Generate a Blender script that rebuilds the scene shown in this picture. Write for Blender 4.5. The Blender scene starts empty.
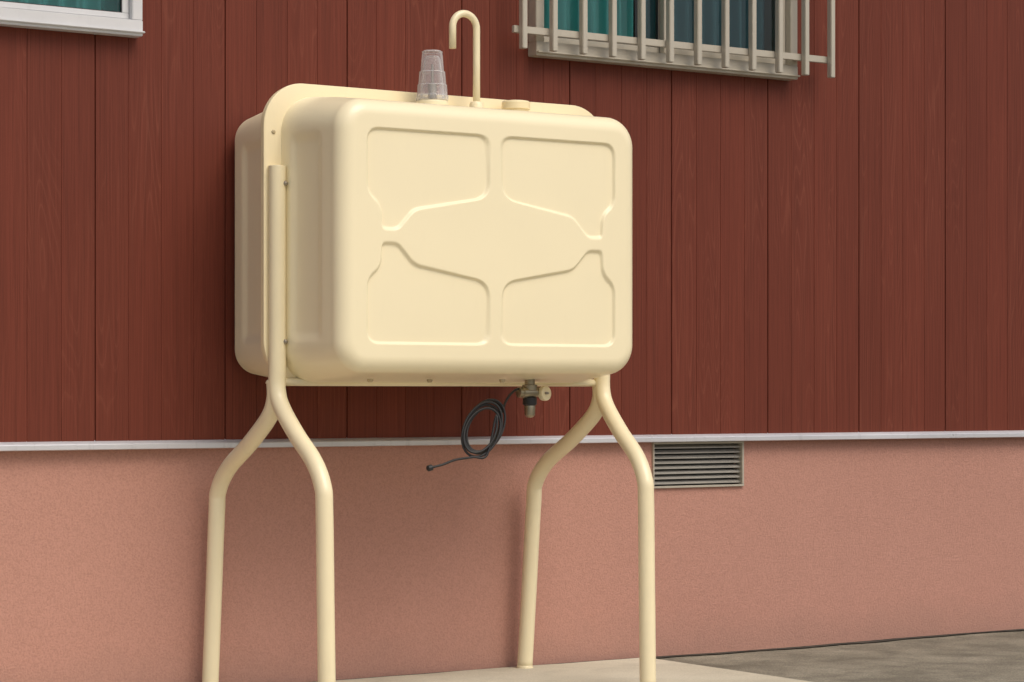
import bpy, bmesh, math, random
import numpy as np
from mathutils import Vector, Matrix
random.seed(4)
C = bpy.context
scn = C.scene
H = 0.92
WALL_Y = 6.908

# ---------------------------------------------------------------- materials
def newmat(name):
    m = bpy.data.materials.new(name); m.use_nodes = True
    nt = m.node_tree
    return m, nt, nt.nodes['Principled BSDF']
def N(nt, t, **kw):
    n = nt.nodes.new(t)
    for k, v in kw.items(): setattr(n, k, v)
    return n
def coords(nt, scale=(1,1,1)):
    tc = N(nt,'ShaderNodeTexCoord'); mp = N(nt,'ShaderNodeMapping')
    mp.inputs['Scale'].default_value = scale
    nt.links.new(tc.outputs['Object'], mp.inputs['Vector'])
    return mp.outputs['Vector']
def noise(nt, vec, scale, detail=4, rough=.55, dist=0):
    n = N(nt,'ShaderNodeTexNoise')
    n.inputs['Scale'].default_value = scale; n.inputs['Detail'].default_value = detail
    n.inputs['Roughness'].default_value = rough; n.inputs['Distortion'].default_value = dist
    nt.links.new(vec, n.inputs['Vector']); return n.outputs['Fac']
def ramp(nt, fac, stops):
    r = N(nt,'ShaderNodeValToRGB'); e = r.color_ramp.elements
    while len(e) < len(stops): e.new(.5)
    for i,(p,c) in enumerate(stops):
        e[i].position = p; e[i].color = (*c,1) if len(c)==3 else c
    nt.links.new(fac, r.inputs['Fac']); return r.outputs['Color']
def bump(nt, bs, height, strength, dist):
    b = N(nt,'ShaderNodeBump'); b.inputs['Strength'].default_value = strength
    b.inputs['Distance'].default_value = dist
    nt.links.new(height, b.inputs['Height']); nt.links.new(b.outputs['Normal'], bs.inputs['Normal'])
def mixc(nt, a, b, fac, mode='MIX'):
    m = N(nt,'ShaderNodeMix', data_type='RGBA', blend_type=mode)
    for sock, v in ((m.inputs[0],fac),(m.inputs[6],a),(m.inputs[7],b)):
        if isinstance(v,(int,float)): sock.default_value = v
        elif isinstance(v,tuple): sock.default_value = (*v,1)
        else: nt.links.new(v, sock)
    return m.outputs[2]
def math_(nt, op, a, b=None):
    m = N(nt,'ShaderNodeMath', operation=op)
    for s,v in ((m.inputs[0],a),(m.inputs[1],b)):
        if v is None: continue
        if isinstance(v,(int,float)): s.default_value = v
        else: nt.links.new(v,s)
    return m.outputs[0]

def paint(name, col, rough=.4, var=.05, metallic=0, dirt=0.0, bumpd=.0003, rvar=.05, detail=4):
    m, nt, bs = newmat(name)
    v = coords(nt)
    f = noise(nt, v, 3.0, detail)
    lo = tuple(c*(1-var) for c in col); hi = tuple(min(1,c*(1+var)) for c in col)
    c = ramp(nt, f, [(.3,lo),(.7,hi)])
    if dirt:
        v2 = coords(nt,(9,9,1.6)); f2 = noise(nt, v2, 4, 5, .65)
        r2 = ramp(nt, f2, [(.56,(0,0,0)),(.80,(dirt,)*3)])
        c = mixc(nt, c, tuple(x*.62 for x in col), r2)
    nt.links.new(c, bs.inputs['Base Color'])
    bs.inputs['Metallic'].default_value = metallic
    rr = ramp(nt, f, [(.3,(rough-rvar,)*3),(.7,(rough+rvar,)*3)])
    nt.links.new(rr, bs.inputs['Roughness'])
    if bumpd:
        fb = noise(nt, v, 260, 1)
        bump(nt, bs, fb, .35, bumpd)
    return m

M_tank = paint('cream_tank_paint', (.87,.775,.525), .31, .012, dirt=.05, bumpd=.0002, rvar=.008, detail=1)
M_flange = paint('cream_flange_paint', (.83,.710,.445), .36, .02, dirt=.12, rvar=.02)
M_pipe = paint('cream_pipe_paint', (.84,.740,.490), .30, .025, dirt=.16, rvar=.02)
M_bolt = paint('bolt_metal', (.35,.31,.25), .35, .2, metallic=.8)
M_boltp = paint('painted_bolt', (.42,.34,.20), .4, .2)
M_black = paint('black_rubber', (.013,.013,.014), .5, .2, bumpd=0)
M_brass = paint('dull_brass', (.33,.29,.21), .30, .3, metallic=.9)
M_drip = paint('brushed_aluminium', (.62,.63,.66), .32, .06, metallic=.35, dirt=.4, bumpd=0)
M_alu = paint('champagne_aluminium', (.48,.44,.36), .42, .06, metallic=.2, dirt=.3, bumpd=0)
M_aluD = paint('vent_aluminium', (.36,.34,.30), .42, .1, metallic=.2, dirt=.3, bumpd=0)
M_aluL = paint('silver_aluminium', (.64,.64,.64), .38, .05, metallic=.2, dirt=.25, bumpd=0)
M_gask = paint('window_gasket', (.03,.03,.03), .6, .1, bumpd=0)
M_dark = paint('dark_void', (.012,.012,.013), .8, .2, bumpd=0)
M_roof = paint('dark_roof_metal', (.06,.06,.065), .5, .2)
M_soffit = paint('soffit_board', (.6,.58,.54), .7, .05)
M_curtain = paint('teal_curtain', (.14,.58,.55), .8, .12, bumpd=0)
M_curtain2 = paint('slate_curtain', (.11,.28,.32), .8, .12, bumpd=0)

def clear_mat(name, col, alpha, rough):
    m, nt, bs = newmat(name)
    v = coords(nt,(60,60,12)); f = noise(nt, v, 1, 3)
    c = ramp(nt, f, [(.3,tuple(x*.8 for x in col)),(.7,col)])
    nt.links.new(c, bs.inputs['Base Color'])
    bs.inputs['Roughness'].default_value = rough
    lw = N(nt,'ShaderNodeLayerWeight'); lw.inputs['Blend'].default_value=.45
    r = ramp(nt, lw.outputs['Facing'], [(.1,(alpha,)*3),(.9,(min(1,alpha+.5),)*3)])
    nt.links.new(r, bs.inputs['Alpha'])
    return m
M_clear = clear_mat('clear_plastic', (.76,.75,.75), .16, .08)

def glass_mat():
    m, nt, bs = newmat('window_glass')
    out = nt.nodes['Material Output']
    tr = N(nt,'ShaderNodeBsdfTransparent'); tr.inputs[0].default_value=(.86,.93,.93,1)
    gl = N(nt,'ShaderNodeBsdfGlossy'); gl.inputs['Roughness'].default_value=.02
    fr = N(nt,'ShaderNodeFresnel'); fr.inputs['IOR'].default_value=1.55
    mx = N(nt,'ShaderNodeMixShader')
    nt.links.new(fr.outputs[0],mx.inputs[0]); nt.links.new(tr.outputs[0],mx.inputs[1]); nt.links.new(gl.outputs[0],mx.inputs[2])
    nt.links.new(mx.outputs[0],out.inputs['Surface'])
    return m
M_glass = glass_mat()

def siding_mat():
    m, nt, bs = newmat('red_brown_siding')
    tc = N(nt,'ShaderNodeTexCoord'); sp = N(nt,'ShaderNodeSeparateXYZ')
    nt.links.new(tc.outputs['Object'], sp.inputs[0])
    bx = math_(nt,'FLOOR', math_(nt,'DIVIDE', math_(nt,'SUBTRACT', sp.outputs['X'], .0445), .11))
    wn = N(nt,'ShaderNodeTexWhiteNoise', noise_dimensions='1D'); nt.links.new(bx, wn.inputs['W'])
    rnd = wn.outputs['Value']
    cb = N(nt,'ShaderNodeCombineXYZ')
    nt.links.new(sp.outputs['X'], cb.inputs[0])
    nt.links.new(math_(nt,'MULTIPLY', rnd, 13.0), cb.inputs[1])
    nt.links.new(math_(nt,'ADD', sp.outputs['Z'], math_(nt,'MULTIPLY', rnd, 31.0)), cb.inputs[2])
    def mp(s):
        q = N(nt,'ShaderNodeMapping'); q.inputs['Scale'].default_value = s
        nt.links.new(cb.outputs[0], q.inputs['Vector']); return q.outputs['Vector']
    base = noise(nt, mp((11,1,.75)), 1.0, 1, .45)
    rings = math_(nt,'FRACT', math_(nt,'MULTIPLY', base, 26.0))
    ringc = ramp(nt, rings, [(0,(1,1,1)),(.15,(.2,.2,.2)),(.55,(0,0,0)),(.93,(.3,.3,.3)),(1,(1,1,1))])
    fine = noise(nt, mp((190,1,2.2)), 1.0, 4, .75)
    patch = noise(nt, mp((3,1,1.0)), 1.0, 1)
    patchm = ramp(nt, patch, [(.40,(0,0,0)),(.62,(1,1,1))])
    c = ramp(nt, fine, [(.25,(.100,.0225,.0120)),(.5,(.145,.0325,.0180)),(.78,(.180,.0420,.0240))])
    t = ramp(nt, rnd, [(0,(.88,.88,.88)),(1,(1.0,1.0,1.0))])
    c = mixc(nt, c, t, 1.0, 'MULTIPLY')
    rf = math_(nt,'MULTIPLY', math_(nt,'MULTIPLY', ringc, patchm), .42)
    c = mixc(nt, c, (.225,.067,.040), rf)
    nt.links.new(c, bs.inputs['Base Color'])
    bs.inputs['Roughness'].default_value = .6
    bs.inputs['Specular IOR Level'].default_value = .22
    hgt = math_(nt,'SUBTRACT', fine, math_(nt,'MULTIPLY', rf, .7))
    bump(nt, bs, hgt, .45, .0012)
    return m
M_siding = siding_mat()

def stucco_mat():
    m, nt, bs = newmat('pink_stucco')
    v = coords(nt)
    f = noise(nt, v, 1.1, 4); g = noise(nt, v, 190, 3, .7)
    c = ramp(nt, f, [(.3,(.480,.245,.186)),(.7,(.515,.268,.206))])
    gg = ramp(nt, g, [(.32,(.80,.78,.76)),(.60,(1,1,1))])
    c = mixc(nt, c, gg, 1.0, 'MULTIPLY')
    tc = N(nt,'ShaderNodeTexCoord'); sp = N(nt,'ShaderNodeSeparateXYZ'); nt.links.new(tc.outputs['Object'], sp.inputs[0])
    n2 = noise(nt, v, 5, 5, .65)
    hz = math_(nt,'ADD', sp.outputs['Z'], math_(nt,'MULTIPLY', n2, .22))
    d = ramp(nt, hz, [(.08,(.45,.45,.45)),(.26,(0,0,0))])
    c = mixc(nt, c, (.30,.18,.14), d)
    vs = coords(nt,(14,1,.7)); n3 = noise(nt, vs, 1.5, 4, .6)
    r3 = ramp(nt, n3, [(.55,(0,0,0)),(.8,(.20,.20,.20))])
    c = mixc(nt, c, (.38,.20,.16), r3)
    nt.links.new(c, bs.inputs['Base Color'])
    bs.inputs['Roughness'].default_value = .85
    bump(nt, bs, g, .8, .0035)
    return m
M_stucco = stucco_mat()

def concrete_mat(name, lo, hi, spk, scale=1.0, bumpd=.002, stain=.4):
    m, nt, bs = newmat(name)
    v = coords(nt)
    f = noise(nt, v, 1.7*scale, 6, .62)
    c = ramp(nt, f, [(.3,lo),(.7,hi)])
    g = noise(nt, v, 140, 3, .75)
    gg = ramp(nt, g, [(.35,(spk,)*3),(.6,(1,1,1))])
    c = mixc(nt, c, gg, 1.0, 'MULTIPLY')
    s = noise(nt, v, 5, 6, .7, .4)
    ss = ramp(nt, s, [(.48,(0,0,0)),(.66,(stain,)*3)])
    c = mixc(nt, c, tuple(x*.5 for x in lo), ss)
    nt.links.new(c, bs.inputs['Base Color'])
    bs.inputs['Roughness'].default_value = .88
    h = noise(nt, v, 90, 4, .7)
    bump(nt, bs, h, .8, bumpd)
    return m
M_slab = concrete_mat('pale_concrete', (.54,.50,.38), (.66,.62,.49), .82, stain=.25)
M_ground = concrete_mat('weathered_concrete', (.18,.165,.12), (.38,.35,.265), .52, 2.4, .005, stain=.55)
M_joint = concrete_mat('dark_joint', (.03,.03,.02), (.09,.08,.06), .6, 6)

# ---------------------------------------------------------------- helpers
def mesh_obj(name, verts, faces, mat, parent=None, smooth=False, fixn=True):
    me = bpy.data.meshes.new(name)
    me.from_pydata([tuple(v) for v in verts], [], faces)
    if fixn:
        bm = bmesh.new(); bm.from_mesh(me)
        bmesh.ops.recalc_face_normals(bm, faces=bm.faces)
        bm.to_mesh(me); bm.free()
    me.materials.append(mat)
    if smooth:
        me.polygons.foreach_set('use_smooth', [True]*len(me.polygons))
    o = bpy.data.objects.new(name, me); scn.collection.objects.link(o)
    if parent: o.parent = parent
    return o
def empty(name, loc=(0,0,0)):
    e = bpy.data.objects.new(name, None); e.empty_display_size=.2
    scn.collection.objects.link(e); return e
def boxes(name, blist, mat, parent=None, bev=.0015, seg=2):
    bm = bmesh.new()
    for (x0,x1,y0,y1,z0,z1) in blist:
        r = bmesh.ops.create_cube(bm, size=1)
        for v in r['verts']:
            v.co = Vector(((x0+x1)/2+v.co.x*(x1-x0),(y0+y1)/2+v.co.y*(y1-y0),(z0+z1)/2+v.co.z*(z1-z0)))
    if bev: bmesh.ops.bevel(bm, geom=bm.edges[:], offset=bev, segments=seg, affect='EDGES', clamp_overlap=True)
    me = bpy.data.meshes.new(name); bm.to_mesh(me); bm.free(); me.materials.append(mat)
    o = bpy.data.objects.new(name, me); scn.collection.objects.link(o)
    if parent: o.parent = parent
    return o
def catmull(pts, n=10):
    P = [Vector(p) for p in pts]; P = [P[0]*2-P[1]] + P + [P[-1]*2-P[-2]]
    out = []
    for i in range(1, len(P)-2):
        for k in range(n):
            t = k/n; a,b,c,d = P[i-1],P[i],P[i+1],P[i+2]
            out.append(.5*((2*b)+(c-a)*t+(2*a-5*b+4*c-d)*t*t+(-a+3*b-3*c+d)*t**3))
    out.append(P[-2]); return out
def tube(name, pts, r, mat, parent=None, seg=24, caps=True, rfun=None):
    P = [Vector(p) for p in pts]; vs=[]; fs=[]
    t0 = (P[1]-P[0]).normalized()
    up = Vector((1,0,0)) if abs(t0.x)<.9 else Vector((0,1,0))
    nrm = (up - t0*up.dot(t0)).normalized(); prev=t0
    for i,p in enumerate(P):
        t = (P[min(i+1,len(P)-1)]-P[max(i-1,0)]).normalized()
        q = prev.rotation_difference(t); nrm = (q @ nrm); nrm = (nrm - t*nrm.dot(t)).normalized(); prev=t
        bn = t.cross(nrm); rr = rfun(i/(len(P)-1)) if rfun else r
        for k in range(seg):
            a = 2*math.pi*k/seg; vs.append(p + nrm*math.cos(a)*rr + bn*math.sin(a)*rr)
    for i in range(len(P)-1):
        for k in range(seg):
            fs.append((i*seg+k, i*seg+(k+1)%seg, (i+1)*seg+(k+1)%seg, (i+1)*seg+k))
    if caps:
        fs.append(tuple(range(seg))); fs.append(tuple((len(P)-1)*seg+k for k in range(seg)))
    o = mesh_obj(name, vs, fs, mat, parent, smooth=True)
    if caps:
        o.data.polygons[-1].use_smooth=False; o.data.polygons[-2].use_smooth=False
    return o
def lathe(name, origin, axis, prof, mat, parent=None, seg=40, smooth=True):
    ax = Vector(axis).normalized(); q = Vector((0,0,1)).rotation_difference(ax); vs=[]; fs=[]
    for (r,h) in prof:
        for k in range(seg):
            a=2*math.pi*k/seg
            vs.append(Vector(origin)+ q @ Vector((r*math.cos(a), r*math.sin(a), h)))
    for i in range(len(prof)-1):
        for k in range(seg):
            fs.append((i*seg+k, i*seg+(k+1)%seg, (i+1)*seg+(k+1)%seg, (i+1)*seg+k))
    fs.append(tuple(range(seg))); fs.append(tuple((len(prof)-1)*seg+k for k in range(seg)))
    o = mesh_obj(name, vs, fs, mat, parent, smooth=smooth)
    if smooth:
        m = o.modifiers.new('es','EDGE_SPLIT'); m.split_angle=math.radians(35)
    return o

# ---------------------------------------------------------------- ground
GX=300
def sheet(name, x0,x1,y0,y1,z,mat, nx=1, ny=1):
    vs=[(x0+(x1-x0)*i/nx, y0+(y1-y0)*j/ny, z) for j in range(ny+1) for i in range(nx+1)]
    fs=[(j*(nx+1)+i, j*(nx+1)+i+1,(j+1)*(nx+1)+i+1,(j+1)*(nx+1)+i) for j in range(ny) for i in range(nx)]
    return mesh_obj(name,vs,fs,mat,fixn=False)
sheet('ground', -GX,GX,-GX,GX,-.006,M_ground, 4,4)
vs=[];fs=[]
xs=[-3+ (5.204+3)*i/160 for i in range(161)]
for x in xs:
    w = .012*math.sin(x*3.1)+.008*math.sin(x*9.7+1)+.005*math.sin(x*23)
    vs += [(x, 2.6, 0.0),(x, WALL_Y-.028+w*.6, 0.0)]
for i in range(160): fs.append((2*i,2*i+2,2*i+3,2*i+1))
n0=len(vs)
vs += [(5.204,2.6,-.03),(5.204,WALL_Y-.03,-.03)]
fs.append((320,n0,n0+1,321))
mesh_obj('concrete_slab', vs, fs, M_slab, fixn=False)
vs=[];fs=[];n=500
for i in range(n+1):
    x=-3+17*i/n
    bulge = .07*math.exp(-((x-5.75)/.45)**2)
    w = .022+.010*math.sin(x*5.3)+.007*math.sin(x*17+2)+.007*random.random()
    c = WALL_Y-.014-bulge*.5
    vs += [(x, c-w, -.002),(x, c-w*.2+.02, -.002)]
for i in range(n): fs.append((2*i,2*i+2,2*i+3,2*i+1))
b=len(vs); n=220
for i in range(n+1):
    y=2.6+(WALL_Y-.03-2.6)*i/n
    w=.006+.003*math.sin(y*9)+.004*random.random()
    vs += [(5.2045,y,-.003),(5.2045+w,y,-.003)]
for i in range(n): fs.append((b+2*i,b+2*i+1,b+2*i+3,b+2*i+2))
mesh_obj('paving_joint', vs, fs, M_joint, fixn=False)

# ---------------------------------------------------------------- house
house = empty('house')
X0,X1 = -3.0, 14.0
SY = WALL_Y-.020
def prof_x(x0,x1):
    pts=[(x0,0)]
    k0=int(math.floor((x0-.0445)/.11))-1
    k=k0
    while True:
        gx=.0445+k*.11
        if gx>x1-.008: break
        if gx>x0+.008:
            major = (k%4==0)
            w,d = (.0028,.0055) if major else (.0018,.0014)
            pts += [(gx-w,0),(gx-w*.55,d),(gx+w*.55,d),(gx+w,0)]
        k+=1
    pts.append((x1,0)); return pts
def siding(name,x0,x1,z0,z1):
    p=prof_x(x0,x1); vs=[];fs=[]
    for (x,d) in p: vs += [(x,SY+d,z0),(x,SY+d,z1)]
    for i in range(len(p)-1): fs.append((2*i,2*i+2,2*i+3,2*i+1))
    return mesh_obj(name,vs,fs,M_siding,house,fixn=False)
ZT=5.2; ZD=.765
LW=(2.30,3.262,2.008,3.05); RW=(4.712,5.865,2.062,3.05)
siding('siding_lower',X0,X1,ZD,2.02)
siding('siding_a',X0,LW[0]+.01,2.02,3.04)
siding('siding_b',LW[1]-.01,RW[0]+.01,2.02,3.04)
siding('siding_c',RW[1]-.01,X1,2.02,3.04)
siding('siding_d',RW[0]+.01,RW[1]-.01,2.02,2.075)
siding('siding_upper',X0,X1,3.04,ZT)
VX0,VX1,VZ0,VZ1 = 5.252,5.663,.588,.750
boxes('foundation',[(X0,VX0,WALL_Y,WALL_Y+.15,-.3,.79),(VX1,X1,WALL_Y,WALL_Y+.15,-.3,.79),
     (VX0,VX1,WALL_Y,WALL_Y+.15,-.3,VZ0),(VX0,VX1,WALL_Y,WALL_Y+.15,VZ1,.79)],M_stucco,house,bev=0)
vs=[];fs=[]
pr=[(SY+.006,.780),(SY-.008,.774),(SY-.016,.7695),(SY-.0185,.7665),(SY-.0185,.753),(SY-.015,.751),(SY-.011,.753),(SY-.011,.758),(WALL_Y+.01,.761)]
for x in (X0,X1):
    for (y,z) in pr: vs.append((x,y,z))
for i in range(len(pr)-1): fs.append((i,i+1,len(pr)+i+1,len(pr)+i))
mesh_obj('drip_flashing',vs,fs,M_drip,house)
boxes('flashing_joints',[(x,x+.05,SY-.0200,SY-.0186,.7505,.7695) for x in (1.9,9.0)],M_drip,house,bev=.0005)
fr=.012
bl=[(VX0,VX1,WALL_Y-.010,WALL_Y+.03,VZ1-fr*.6,VZ1),(VX0,VX1,WALL_Y-.010,WALL_Y+.03,VZ0,VZ0+fr*.6),
    (VX0,VX0+fr*.5,WALL_Y-.009,WALL_Y+.03,VZ0+fr*.6,VZ1-fr*.6),(VX1-fr*.7,VX1,WALL_Y-.009,WALL_Y+.03,VZ0+fr*.6,VZ1-fr*.6)]
boxes('vent_frame',bl,M_alu,house,bev=.001)
vs=[];fs=[]
nl=8
for i in range(nl):
    z=VZ0+.014+(VZ1-VZ0-.036)*i/(nl-1); x0=VX0+.007; x1=VX1-.009
    b=len(vs)
    for x in (x0,x1):
        vs += [(x,WALL_Y+.004,z-.001),(x,WALL_Y+.022,z+.010),(x,WALL_Y+.022,z+.012),(x,WALL_Y+.004,z+.0035)]
    for k in range(4): fs.append((b+k,b+(k+1)%4,b+4+(k+1)%4,b+4+k))
    fs += [(b,b+1,b+2,b+3),(b+4,b+5,b+6,b+7)]
mesh_obj('vent_louvres',vs,fs,M_aluD,house)
boxes('vent_backing',[(VX0-.002,VX1+.002,WALL_Y+.05,WALL_Y+.07,VZ0-.002,VZ1+.002)],M_dark,house,bev=0)
boxes('side_and_back_walls',[(X0+.02,X0+.14,WALL_Y+.151,14,-.1,ZT),(X1-.14,X1-.02,WALL_Y+.151,14,-.1,ZT),(X0+.02,X1-.02,14.001,14.12,-.1,ZT),
      (X0+.141,X1-.141,8.4,8.45,.0,ZT)],M_dark,house,bev=0)
boxes('soffit',[(X0-.4,X1+.4,WALL_Y-.35,14.4,ZT+.001,ZT+.06)],M_soffit,house,bev=0)
ry=(WALL_Y+14.12)/2
vs=[(X0-.5,WALL_Y-.45,ZT+.062),(X1+.5,WALL_Y-.45,ZT+.062),(X1+.5,14.55,ZT+.062),(X0-.5,14.55,ZT+.062),(X0-.5,ry,ZT+1.8),(X1+.5,ry,ZT+1.8)]
mesh_obj('roof',vs,[(0,1,2,3),(0,1,5,4),(3,2,5,4),(0,3,4),(1,2,5)],M_roof,house)

def window(name, W, prot, mat, fw, sashmat, curtains, s=.028):
    x0,x1,z0,z1 = W
    ya,yb = SY-prot, SY+.10
    bl=[(x0,x1,ya,yb,z0,z0+fw),(x0,x1,ya,yb,z1-fw,z1),(x0,x0+fw*.7,ya+.002,yb,z0+fw,z1-fw),(x1-fw*.7,x1,ya+.002,yb,z0+fw,z1-fw),
        (x0+.001,x1+.004,ya-.010,ya+.01,z0+fw*.18,z0+fw*.30)]
    boxes(name+'_frame',bl,mat,house,bev=.002)
    xm=(x0+x1)/2
    ix0,ix1,iz0,iz1 = x0+fw*.7,x1-fw*.7,z0+fw,z1-fw
    yo,yi = SY-prot*.45, SY-prot*.45+.030
    def sash(a,b,y):
        return [(a,b,y,y+.025,iz0+.004,iz0+s),(a,b,y,y+.025,iz1-s,iz1),(a,a+s,y+.001,y+.024,iz0+s,iz1-s),(b-s,b,y+.001,y+.024,iz0+s,iz1-s)]
    boxes(name+'_sashes', sash(ix0+.001,xm+s/2,yi)+sash(xm-s/2,ix1-.001,yo),sashmat,house,bev=.0015)
    g=.003
    gk=[]
    for a,b,y in ((ix0+s,xm-s/2,yi+.004),(xm+s/2,ix1-s,yo+.004)):
        gk += [(a,b,y,y+.012,iz0+s-.001,iz0+s+g),(a-.001,a+g,y,y+.012,iz0+s+g,iz1-s),(b-g,b+.001,y,y+.012,iz0+s+g,iz1-s)]
        mesh_obj(name+'_glass',[(a,y+.008,iz0+s),(b,y+.008,iz0+s),(b,y+.008,iz1-s),(a,y+.008,iz1-s)],[(0,1,2,3)],M_glass,house,fixn=False)
    boxes(name+'_gaskets',gk,M_gask,house,bev=0)
    for ci,(a,b,cm) in enumerate(curtains):
        vs=[];fs=[];n=int((b-a)*240)
        for i in range(n+1):
            x=a+(b-a)*i/n; y=SY+.085+.022*math.sin(x*2*math.pi/.060+.9*math.sin(x*11))+.004*math.sin(x*140)
            vs += [(x,y,z0-.02),(x,y,z1+.02)]
        for i in range(n): fs.append((2*i,2*i+2,2*i+3,2*i+1))
        mesh_obj(name+'_curtain_%d'%ci,vs,fs,cm,house,smooth=True,fixn=False)
window('kitchen_window',LW,.045,M_aluL,.048,M_aluL,[(2.34,3.24,M_curtain)],.022)
window('barred_window',RW,.050,M_alu,.048,M_alu,[(4.74,5.22,M_curtain),(5.25,5.85,M_curtain2)])
gb=[]
nb=12; gx0,gx1=4.628,5.985
for i in range(nb):
    x=gx0+(gx1-gx0)*i/(nb-1)
    gb.append((x-.010,x+.010,6.782,6.806,2.072,3.10))
boxes('grille_bars',gb,M_alu,house,bev=.002)
gr=[]
for z in (2.138,2.60,3.02):
    gr.append((4.600,6.005,6.807,6.822,z-.012,z+.012))
    for x in (4.70,5.850):
        gr.append((x-.012,x+.012,6.8225,SY-.0505,z-.010,z+.010))
boxes('grille_rails',gr,M_alu,house,bev=.0015)

# ---------------------------------------------------------------- tank
tank = empty('kerosene_tank')
CX, CZ, CY = 4.111, 1.383, 6.490
def rrect(a,b,r,ns=110,nc=14):
    pts=[]
    cor=[(a-r,b-r,0),(-(a-r),b-r,90),(-(a-r),-(b-r),180),(a-r,-(b-r),270)]
    for ci,(cx,cy,a0) in enumerate(cor):
        for k in range(nc+1):
            t=math.radians(a0+90*k/nc); pts.append((cx+r*math.cos(t),cy+r*math.sin(t)))
        nx=cor[(ci+1)%4]; t=math.radians(a0+90)
        s=(cx+r*math.cos(t),cy+r*math.sin(t)); e=(nx[0]+r*math.cos(t),nx[1]+r*math.sin(t))
        for k in range(1,ns): pts.append((s[0]+(e[0]-s[0])*k/ns, s[1]+(e[1]-s[1])*k/ns))
    return np.array(pts)
def fillet(poly, rad, n=8):
    out=[];L=len(poly)
    for i in range(L):
        p=Vector(poly[i]); a=(Vector(poly[i-1])-p); b=(Vector(poly[(i+1)%L])-p)
        r=min(rad[i],a.length*.48,b.length*.48); s=p+a.normalized()*r; e=p+b.normalized()*r
        for k in range(n+1):
            t=k/n; out.append(tuple((1-t)**2*s+2*t*(1-t)*p+t*t*e))
    return out
poly=[(.020,.318),(.020,.124),(.285,.078),(.342,.017),(.400,.017),(.405,.088),(.450,.126),(.450,.318)]
rad=[.045,.055,.022,.018,.018,.022,.028,.045]
FP=np.array(fillet(poly,rad))
def sdf(P):
    d=np.full(len(P),1e9); ins=np.zeros(len(P),bool)
    for i in range(len(FP)):
        a=FP[i];b=FP[(i+1)%len(FP)]; ab=b-a; l=ab@ab
        if l<1e-12: continue
        t=np.clip(((P-a)@ab)/l,0,1); q=P-(a+t[:,None]*ab); d=np.minimum(d,np.hypot(q[:,0],q[:,1]))
        c=((a[1]>P[:,1])!=(b[1]>P[:,1]))
        if a[1]!=b[1]:
            xi=a[0]+(P[:,1]-a[1])/(b[1]-a[1])*ab[0]; ins ^= (c & (P[:,0]<xi))
    return np.where(ins,-d,d)
def sst(x): x=np.clip(x,0,1); return x*x*(3-2*x)
def shell(name, sign, D=.305, R=.110, r=.050, NR=210):
    A,B=.572,.430; dr=.032
    rings=[]
    nt_=34
    for i in range(nt_):
        t=i/(nt_-1); ins=dr*(t**1.3); dep=t*(D-r)
        o=rrect(A-ins,B-ins*.85,R-ins*.5)
        f=sst((dep-.055)/.03)*sst((D-.09-dep)/.035)
        side=sst((np.abs(o[:,0])-(A-ins-.02))/.015)
        fv=sst((.315-np.abs(o[:,1]))/.04)
        o[:,0]-=np.sign(o[:,0])*.009*f*side*fv
        rings.append((o,np.full(len(o),dep)))
    for i in range(1,13):
        th=math.pi/2*i/12; ins=dr+r*(1-math.cos(th)); insb=dr*.85+r*(1-math.cos(th)); dep=D-r+r*math.sin(th)
        o=rrect(A-ins,B-insb,max(R-dr*.5-r*(1-math.cos(th)),.03)); rings.append((o,np.full(len(o),dep)))
    last=rings[-1][0]
    hw=last[:,0].max(); hh=last[:,1].max()
    for k in range(1,NR):
        s=1-k/NR; o=last*s
        dd=sdf(np.abs(o)); rec=.0085*sst(-dd/.0090)
        crown=.006*(1-(o[:,0]/hw)**2)*(1-(o[:,1]/hh)**2)
        rings.append((o,D+crown-rec))
    n=len(last); V=[]
    for o,dep in rings:
        V.append(np.column_stack([CX+o[:,0], CY-sign*dep, CZ+o[:,1]]))
    V=np.concatenate(V); F=[]
    for j in range(len(rings)-1):
        a=j*n;b=(j+1)*n
        for k in range(n):
            k2=(k+1)%n; F.append((a+k,a+k2,b+k2,b+k) if sign<0 else (a+k2,a+k,b+k,b+k2))
    c=len(V); V=np.vstack([V,[CX,CY-sign*(D+.006),CZ]]); a=(len(rings)-1)*n
    for k in range(n):
        k2=(k+1)%n; F.append((a+k,a+k2,c) if sign<0 else (a+k2,a+k,c))
    return mesh_obj(name,V,F,M_tank,tank,smooth=True,fixn=True)
shell('front_shell',1); shell('back_shell',-1,.382,.095,.048,60)
def plate(name,a,b,r,cz,y0,y1,mat,bev=.004):
    V=[];F=[]
    prof=[(bev,y0),(bev*.3,y0+bev*.3),(0,y0+bev),(0,y1-bev),(bev*.3,y1-bev*.3),(bev,y1)]
    for ins,y in prof:
        q=rrect(a-ins,b-ins,r-ins,ns=2,nc=16); n=len(q)
        for p in q: V.append((CX+p[0],y,cz+p[1]))
    for j in range(len(prof)-1):
        for k in range(n):
            k2=(k+1)%n; F.append((j*n+k,j*n+k2,(j+1)*n+k2,(j+1)*n+k))
    F.append(tuple(range(n))); F.append(tuple((len(prof)-1)*n+k for k in range(n)))
    ob=mesh_obj(name,V,F,mat,tank,smooth=True); m=ob.modifiers.new('es','EDGE_SPLIT'); m.split_angle=math.radians(40)
plate('flange_front_lip',.630,.453,.135,1.3985,CY-.012,CY+.0015,M_flange)
plate('flange_back_lip',.628,.451,.133,1.3985,CY+.002,CY+.016,M_flange)
for i,(x,z) in enumerate([(-.598,1.70),(.598,1.70)]):
    lathe('flange_bolt_%d'%i,(CX+x,CY-.010,z),(0,-1,0),[(.007,0),(.007,.004),(.004,.006)],M_boltp,tank,seg=6,smooth=False)
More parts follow.
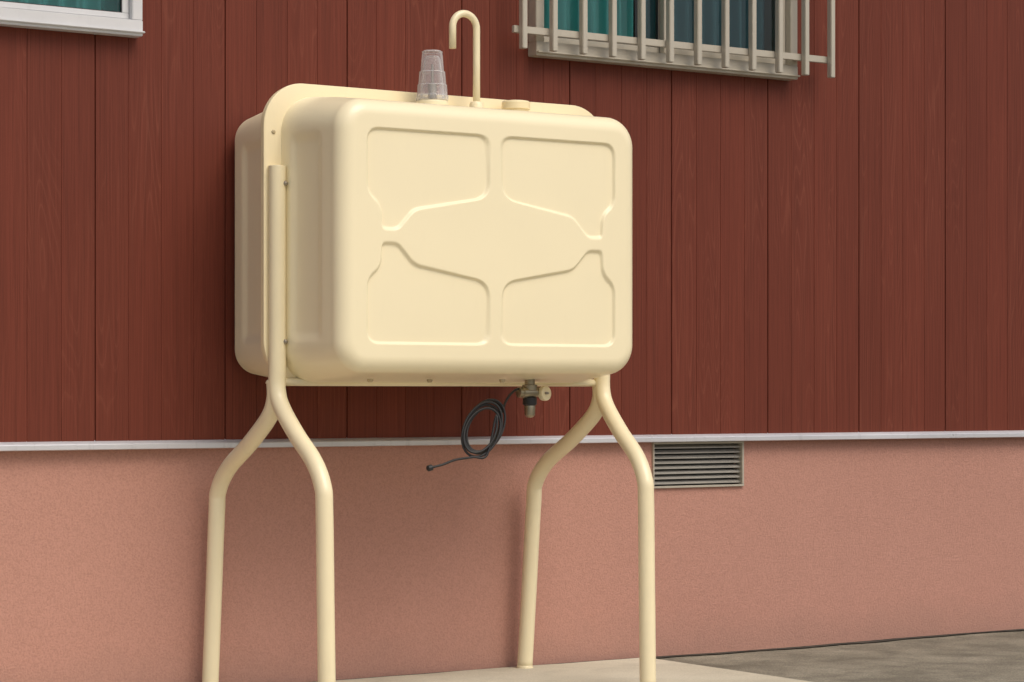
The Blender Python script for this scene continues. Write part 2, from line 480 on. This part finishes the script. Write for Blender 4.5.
# ---- posts and legs
PR=.0258
LX,RX=3.517,4.712; PY=6.462
def leg(name, px, py, top, bx, by, fx, fy, zj=.93):
    pts=[]
    if top>zj+.05:
        pts += [(px,py,top),(px,py,top-.002),(px,py,(top+zj)/2)]
    S=[(px,py,zj+.06),(px,py,zj+.005)]
    S+=[(px+(bx-px)*.10, py+(by-py)*.10, zj-.050),
        (px+(bx-px)*.42, py+(by-py)*.42, zj-.130),
        (px+(bx-px)*.78, py+(by-py)*.78, zj-.205),
        (px+(bx-px)*.965,py+(by-py)*.965,zj-.275),
        (px+(bx-px)*1.0, py+(by-py)*1.0, zj-.350)]
    S+=[((bx+fx)/2,(by+fy)/2,(zj-.35)/2),(fx,fy,.002)]
    if pts: S[0]=(px,py,zj+.08)
    path=catmull(S,12)
    if pts: path=[Vector(p) for p in pts]+path
    return tube(name,path,PR,M_pipe,tank,seg=32)
leg('front_left_leg',LX,PY,1.598, 3.512,6.170, 3.518,6.165)
leg('back_left_leg',LX-.001,PY+.012,.0, 3.508,6.835, 3.490,6.845, zj=.90)
leg('front_right_leg',RX,PY,1.598, 4.670,6.172, 4.672,6.165)
leg('back_right_leg',RX-.001,PY+.012,.0, 4.698,6.835, 4.669,6.845, zj=.90)
for i,(x,y) in enumerate([(3.518,6.165),(3.490,6.845),(4.672,6.165),(4.669,6.845)]):
    lathe('foot_cap_%d'%i,(x,y,0.0),(0,0,1),[(.0272,0),(.0272,.006),(.0258,.009)],M_pipe,tank,seg=28)
for i,(x,z) in enumerate([(LX,1.545),(LX,1.075),(RX,1.545),(RX,1.075)]):
    lathe('post_screw_%d'%i,(x+.014,PY-.019,z),(.7,-1,0),[(.008,0),(.008,.006),(.005,.009)],M_bolt,tank,seg=16)
boxes('post_brackets',[(x-.020,x+.036,PY+.005,CY-.0125,z0,z1) for x in (LX,RX) for z0,z1 in ((1.52,1.575),(1.05,1.11))],M_pipe,tank,bev=.002)
tube('cross_rail',[(LX,PY+.012,.956),(RX,PY+.012,.956)],.012,M_pipe,tank,seg=16)
for i,x in enumerate((LX,RX)):
    pts=[]
    for k in range(13):
        a=math.radians(20+140*k/12); pts.append((x+math.cos(a)*.0262,PY+.020+.006*math.sin(a),.945+.02*math.sin(a)))
    tube('weld_bead_%d'%i,pts,.0030,M_pipe,tank,seg=8)
# ---- vent pipe
VX=4.184; VY=6.40
path=[Vector((VX,VY,1.78)),Vector((VX,VY,1.95))]; R=.044
for k in range(0,25):
    a=math.pi*k/24; path.append(Vector((VX-R+R*math.cos(a),VY,2.052+R*math.sin(a))))
path.append(Vector((VX-2*R,VY,1.985)))
tube('vent_pipe',path,.0112,M_pipe,tank,seg=20)
lathe('vent_pipe_socket',(VX,VY,1.785),(0,0,1),[(.022,0),(.022,.034),(.018,.040),(.013,.042)],M_pipe,tank)
# ---- gauge dome
gx,gy=4.022,6.40
lathe('gauge_socket',(gx,gy,1.785),(0,0,1),[(.050,0),(.050,.028),(.046,.033),(.02,.034)],M_tank,tank)
lathe('gauge_cover',(gx,gy,1.820),(0,0,1),[(.050,0),(.050,.012),(.047,.016),(.0455,.045),(.043,.048),(.040,.085),(.036,.088),(.0325,.135),(.031,.148),(.026,.152)],M_clear,tank)
lathe('gauge_cover_inner',(gx,gy,1.8205),(0,0,1),[(.040,0),(.036,.040),(.031,.080),(.026,.125),(.020,.135)],M_clear,tank)
for i,(rr,hh) in enumerate([(.0472,.014),(.0446,.046),(.0385,.0865),(.0312,.148)]):
    pts=[(gx+rr*math.cos(2*math.pi*k/40),gy+rr*math.sin(2*math.pi*k/40),1.820+hh) for k in range(41)]
    tube('gauge_ring_%d'%i,pts,.0013,M_clear,tank,seg=8,caps=False)
lathe('gauge_float',(gx,gy,1.819),(0,0,1),[(.014,0),(.014,.05),(.004,.055),(.004,.11)],M_bolt,tank,seg=20)
lathe('filler_cap',(4.345,6.42,1.795),(0,0,1),[(.040,0),(.040,.018),(.045,.020),(.045,.040),(.041,.045),(.03,.047),(.002,.048)],M_flange,tank)
# ---- valve
vx,vy=4.357,6.36
lathe('outlet_neck',(vx,vy,.99),(0,0,-1),[(.022,0),(.022,.018),(.016,.020),(.016,.040),(.024,.042),(.024,.058),(.018,.060)],M_brass,tank,seg=24)
lathe('valve_body',(vx-.045,vy,.925),(1,0,0),[(.010,0),(.016,.002),(.016,.014),(.019,.016),(.021,.045),(.019,.062),(.014,.064),(.014,.078),(.017,.079),(.017,.086)],M_brass,tank,seg=24)
lathe('valve_knob',(vx+.048,vy-.012,.922),(.25,-1,.05),[(.015,-.012),(.0225,-.008),(.0235,0),(.0225,.008),(.017,.011),(.002,.012)],M_pipe,tank,seg=28)
boxes('valve_knob_grip',[(vx+.038,vx+.052,vy-.033,vy-.021,.919,.926)],M_bolt,tank,bev=.002)
lathe('strainer_collar',(vx,vy,.912),(0,0,-1),[(.017,0),(.022,.004),(.022,.024),(.018,.028)],M_black,tank,seg=24)
lathe('strainer_cup',(vx,vy,.884),(0,0,-1),[(.0165,0),(.0175,.006),(.0160,.030),(.011,.036),(.004,.038)],M_brass,tank,seg=24)
# ---- coiled cable: overlapping round loops, spread like a loose spring
cab=[(vx-.03,vy,.935),(vx-.055,vy-.005,.934),(vx-.085,vy-.012,.915),(vx-.110,vy-.020,.885)]
cx,cz=4.146,.815
NL=6.0; stepn=int(NL*16)
for i in range(stepn+1):
    t=i/stepn; a=.45+2*math.pi*NL*t
    rad_=.071+.007*math.sin(t*11)-.004*t
    lx=rad_*math.cos(a)*.86; lz=rad_*math.sin(a)*1.05
    cab.append((cx+.044*(.5-t)+lx+lz*.18, vy-.035-.012*math.cos(a)-.040*t+.010*math.sin(a), cz+lz+lx*.25+.006*math.sin(t*13)-.010*t+.004))
cab += [(cx-.005,vy-.085,.735),(cx-.05,vy-.075,.728),(cx-.100,vy-.055,.720),(cx-.140,vy-.045,.706),(cx-.176,vy-.04,.698)]
tube('drain_cable',catmull(cab,5),.0038,M_black,tank,seg=10)
lathe('cable_plug',(cx-.192,vy-.04,.694),(1,0,.25),[(.006,0),(.0095,.003),(.0095,.016),(.005,.020)],M_black,tank,seg=14)
for i,(x,y) in enumerate([(3.73,6.28),(3.95,6.30),(4.18,6.25)]):
    lathe('drain_stub_%d'%i,(x,y,.965),(0,0,-1),[(.009,0),(.009,.006),(.006,.010)],M_boltp,tank,seg=12)

# ---------------------------------------------------------------- light
w=bpy.data.worlds.new('World'); scn.world=w; w.use_nodes=True
nt=w.node_tree; bg=nt.nodes['Background']
sky=nt.nodes.new('ShaderNodeTexSky'); sky.sky_type='NISHITA'; sky.sun_disc=False
EL=math.radians(53)
az = math.radians(170)
sky.sun_elevation=EL; sky.sun_rotation=az
sky.air_density=1.0; sky.dust_density=5.0; sky.ozone_density=1.0
nt.links.new(sky.outputs[0],bg.inputs['Color']); bg.inputs['Strength'].default_value=.124
sd=bpy.data.lights.new('sun','SUN'); sd.energy=1.42; sd.angle=math.radians(35); sd.color=(1,.95,.87)
so=bpy.data.objects.new('sun',sd); scn.collection.objects.link(so)
dirv=Vector((math.sin(az)*math.cos(EL),math.cos(az)*math.cos(EL),math.sin(EL)))
so.rotation_euler=dirv.to_track_quat('Z','Y').to_euler(); so.location=dirv*20

# ---------------------------------------------------------------- camera
cd=bpy.data.cameras.new('camera'); cam=bpy.data.objects.new('camera',cd); scn.collection.objects.link(cam)
cd.sensor_width=36; cd.lens=2465/1024*36; cd.shift_y=53/1024; cd.clip_end=1000; cd.clip_start=.05
cam.location=(0,0,H); cam.rotation_euler=(math.radians(90),0,math.radians(-34))
scn.camera=cam
scn.view_settings.view_transform='Standard'; scn.view_settings.look='None'; scn.view_settings.exposure=0
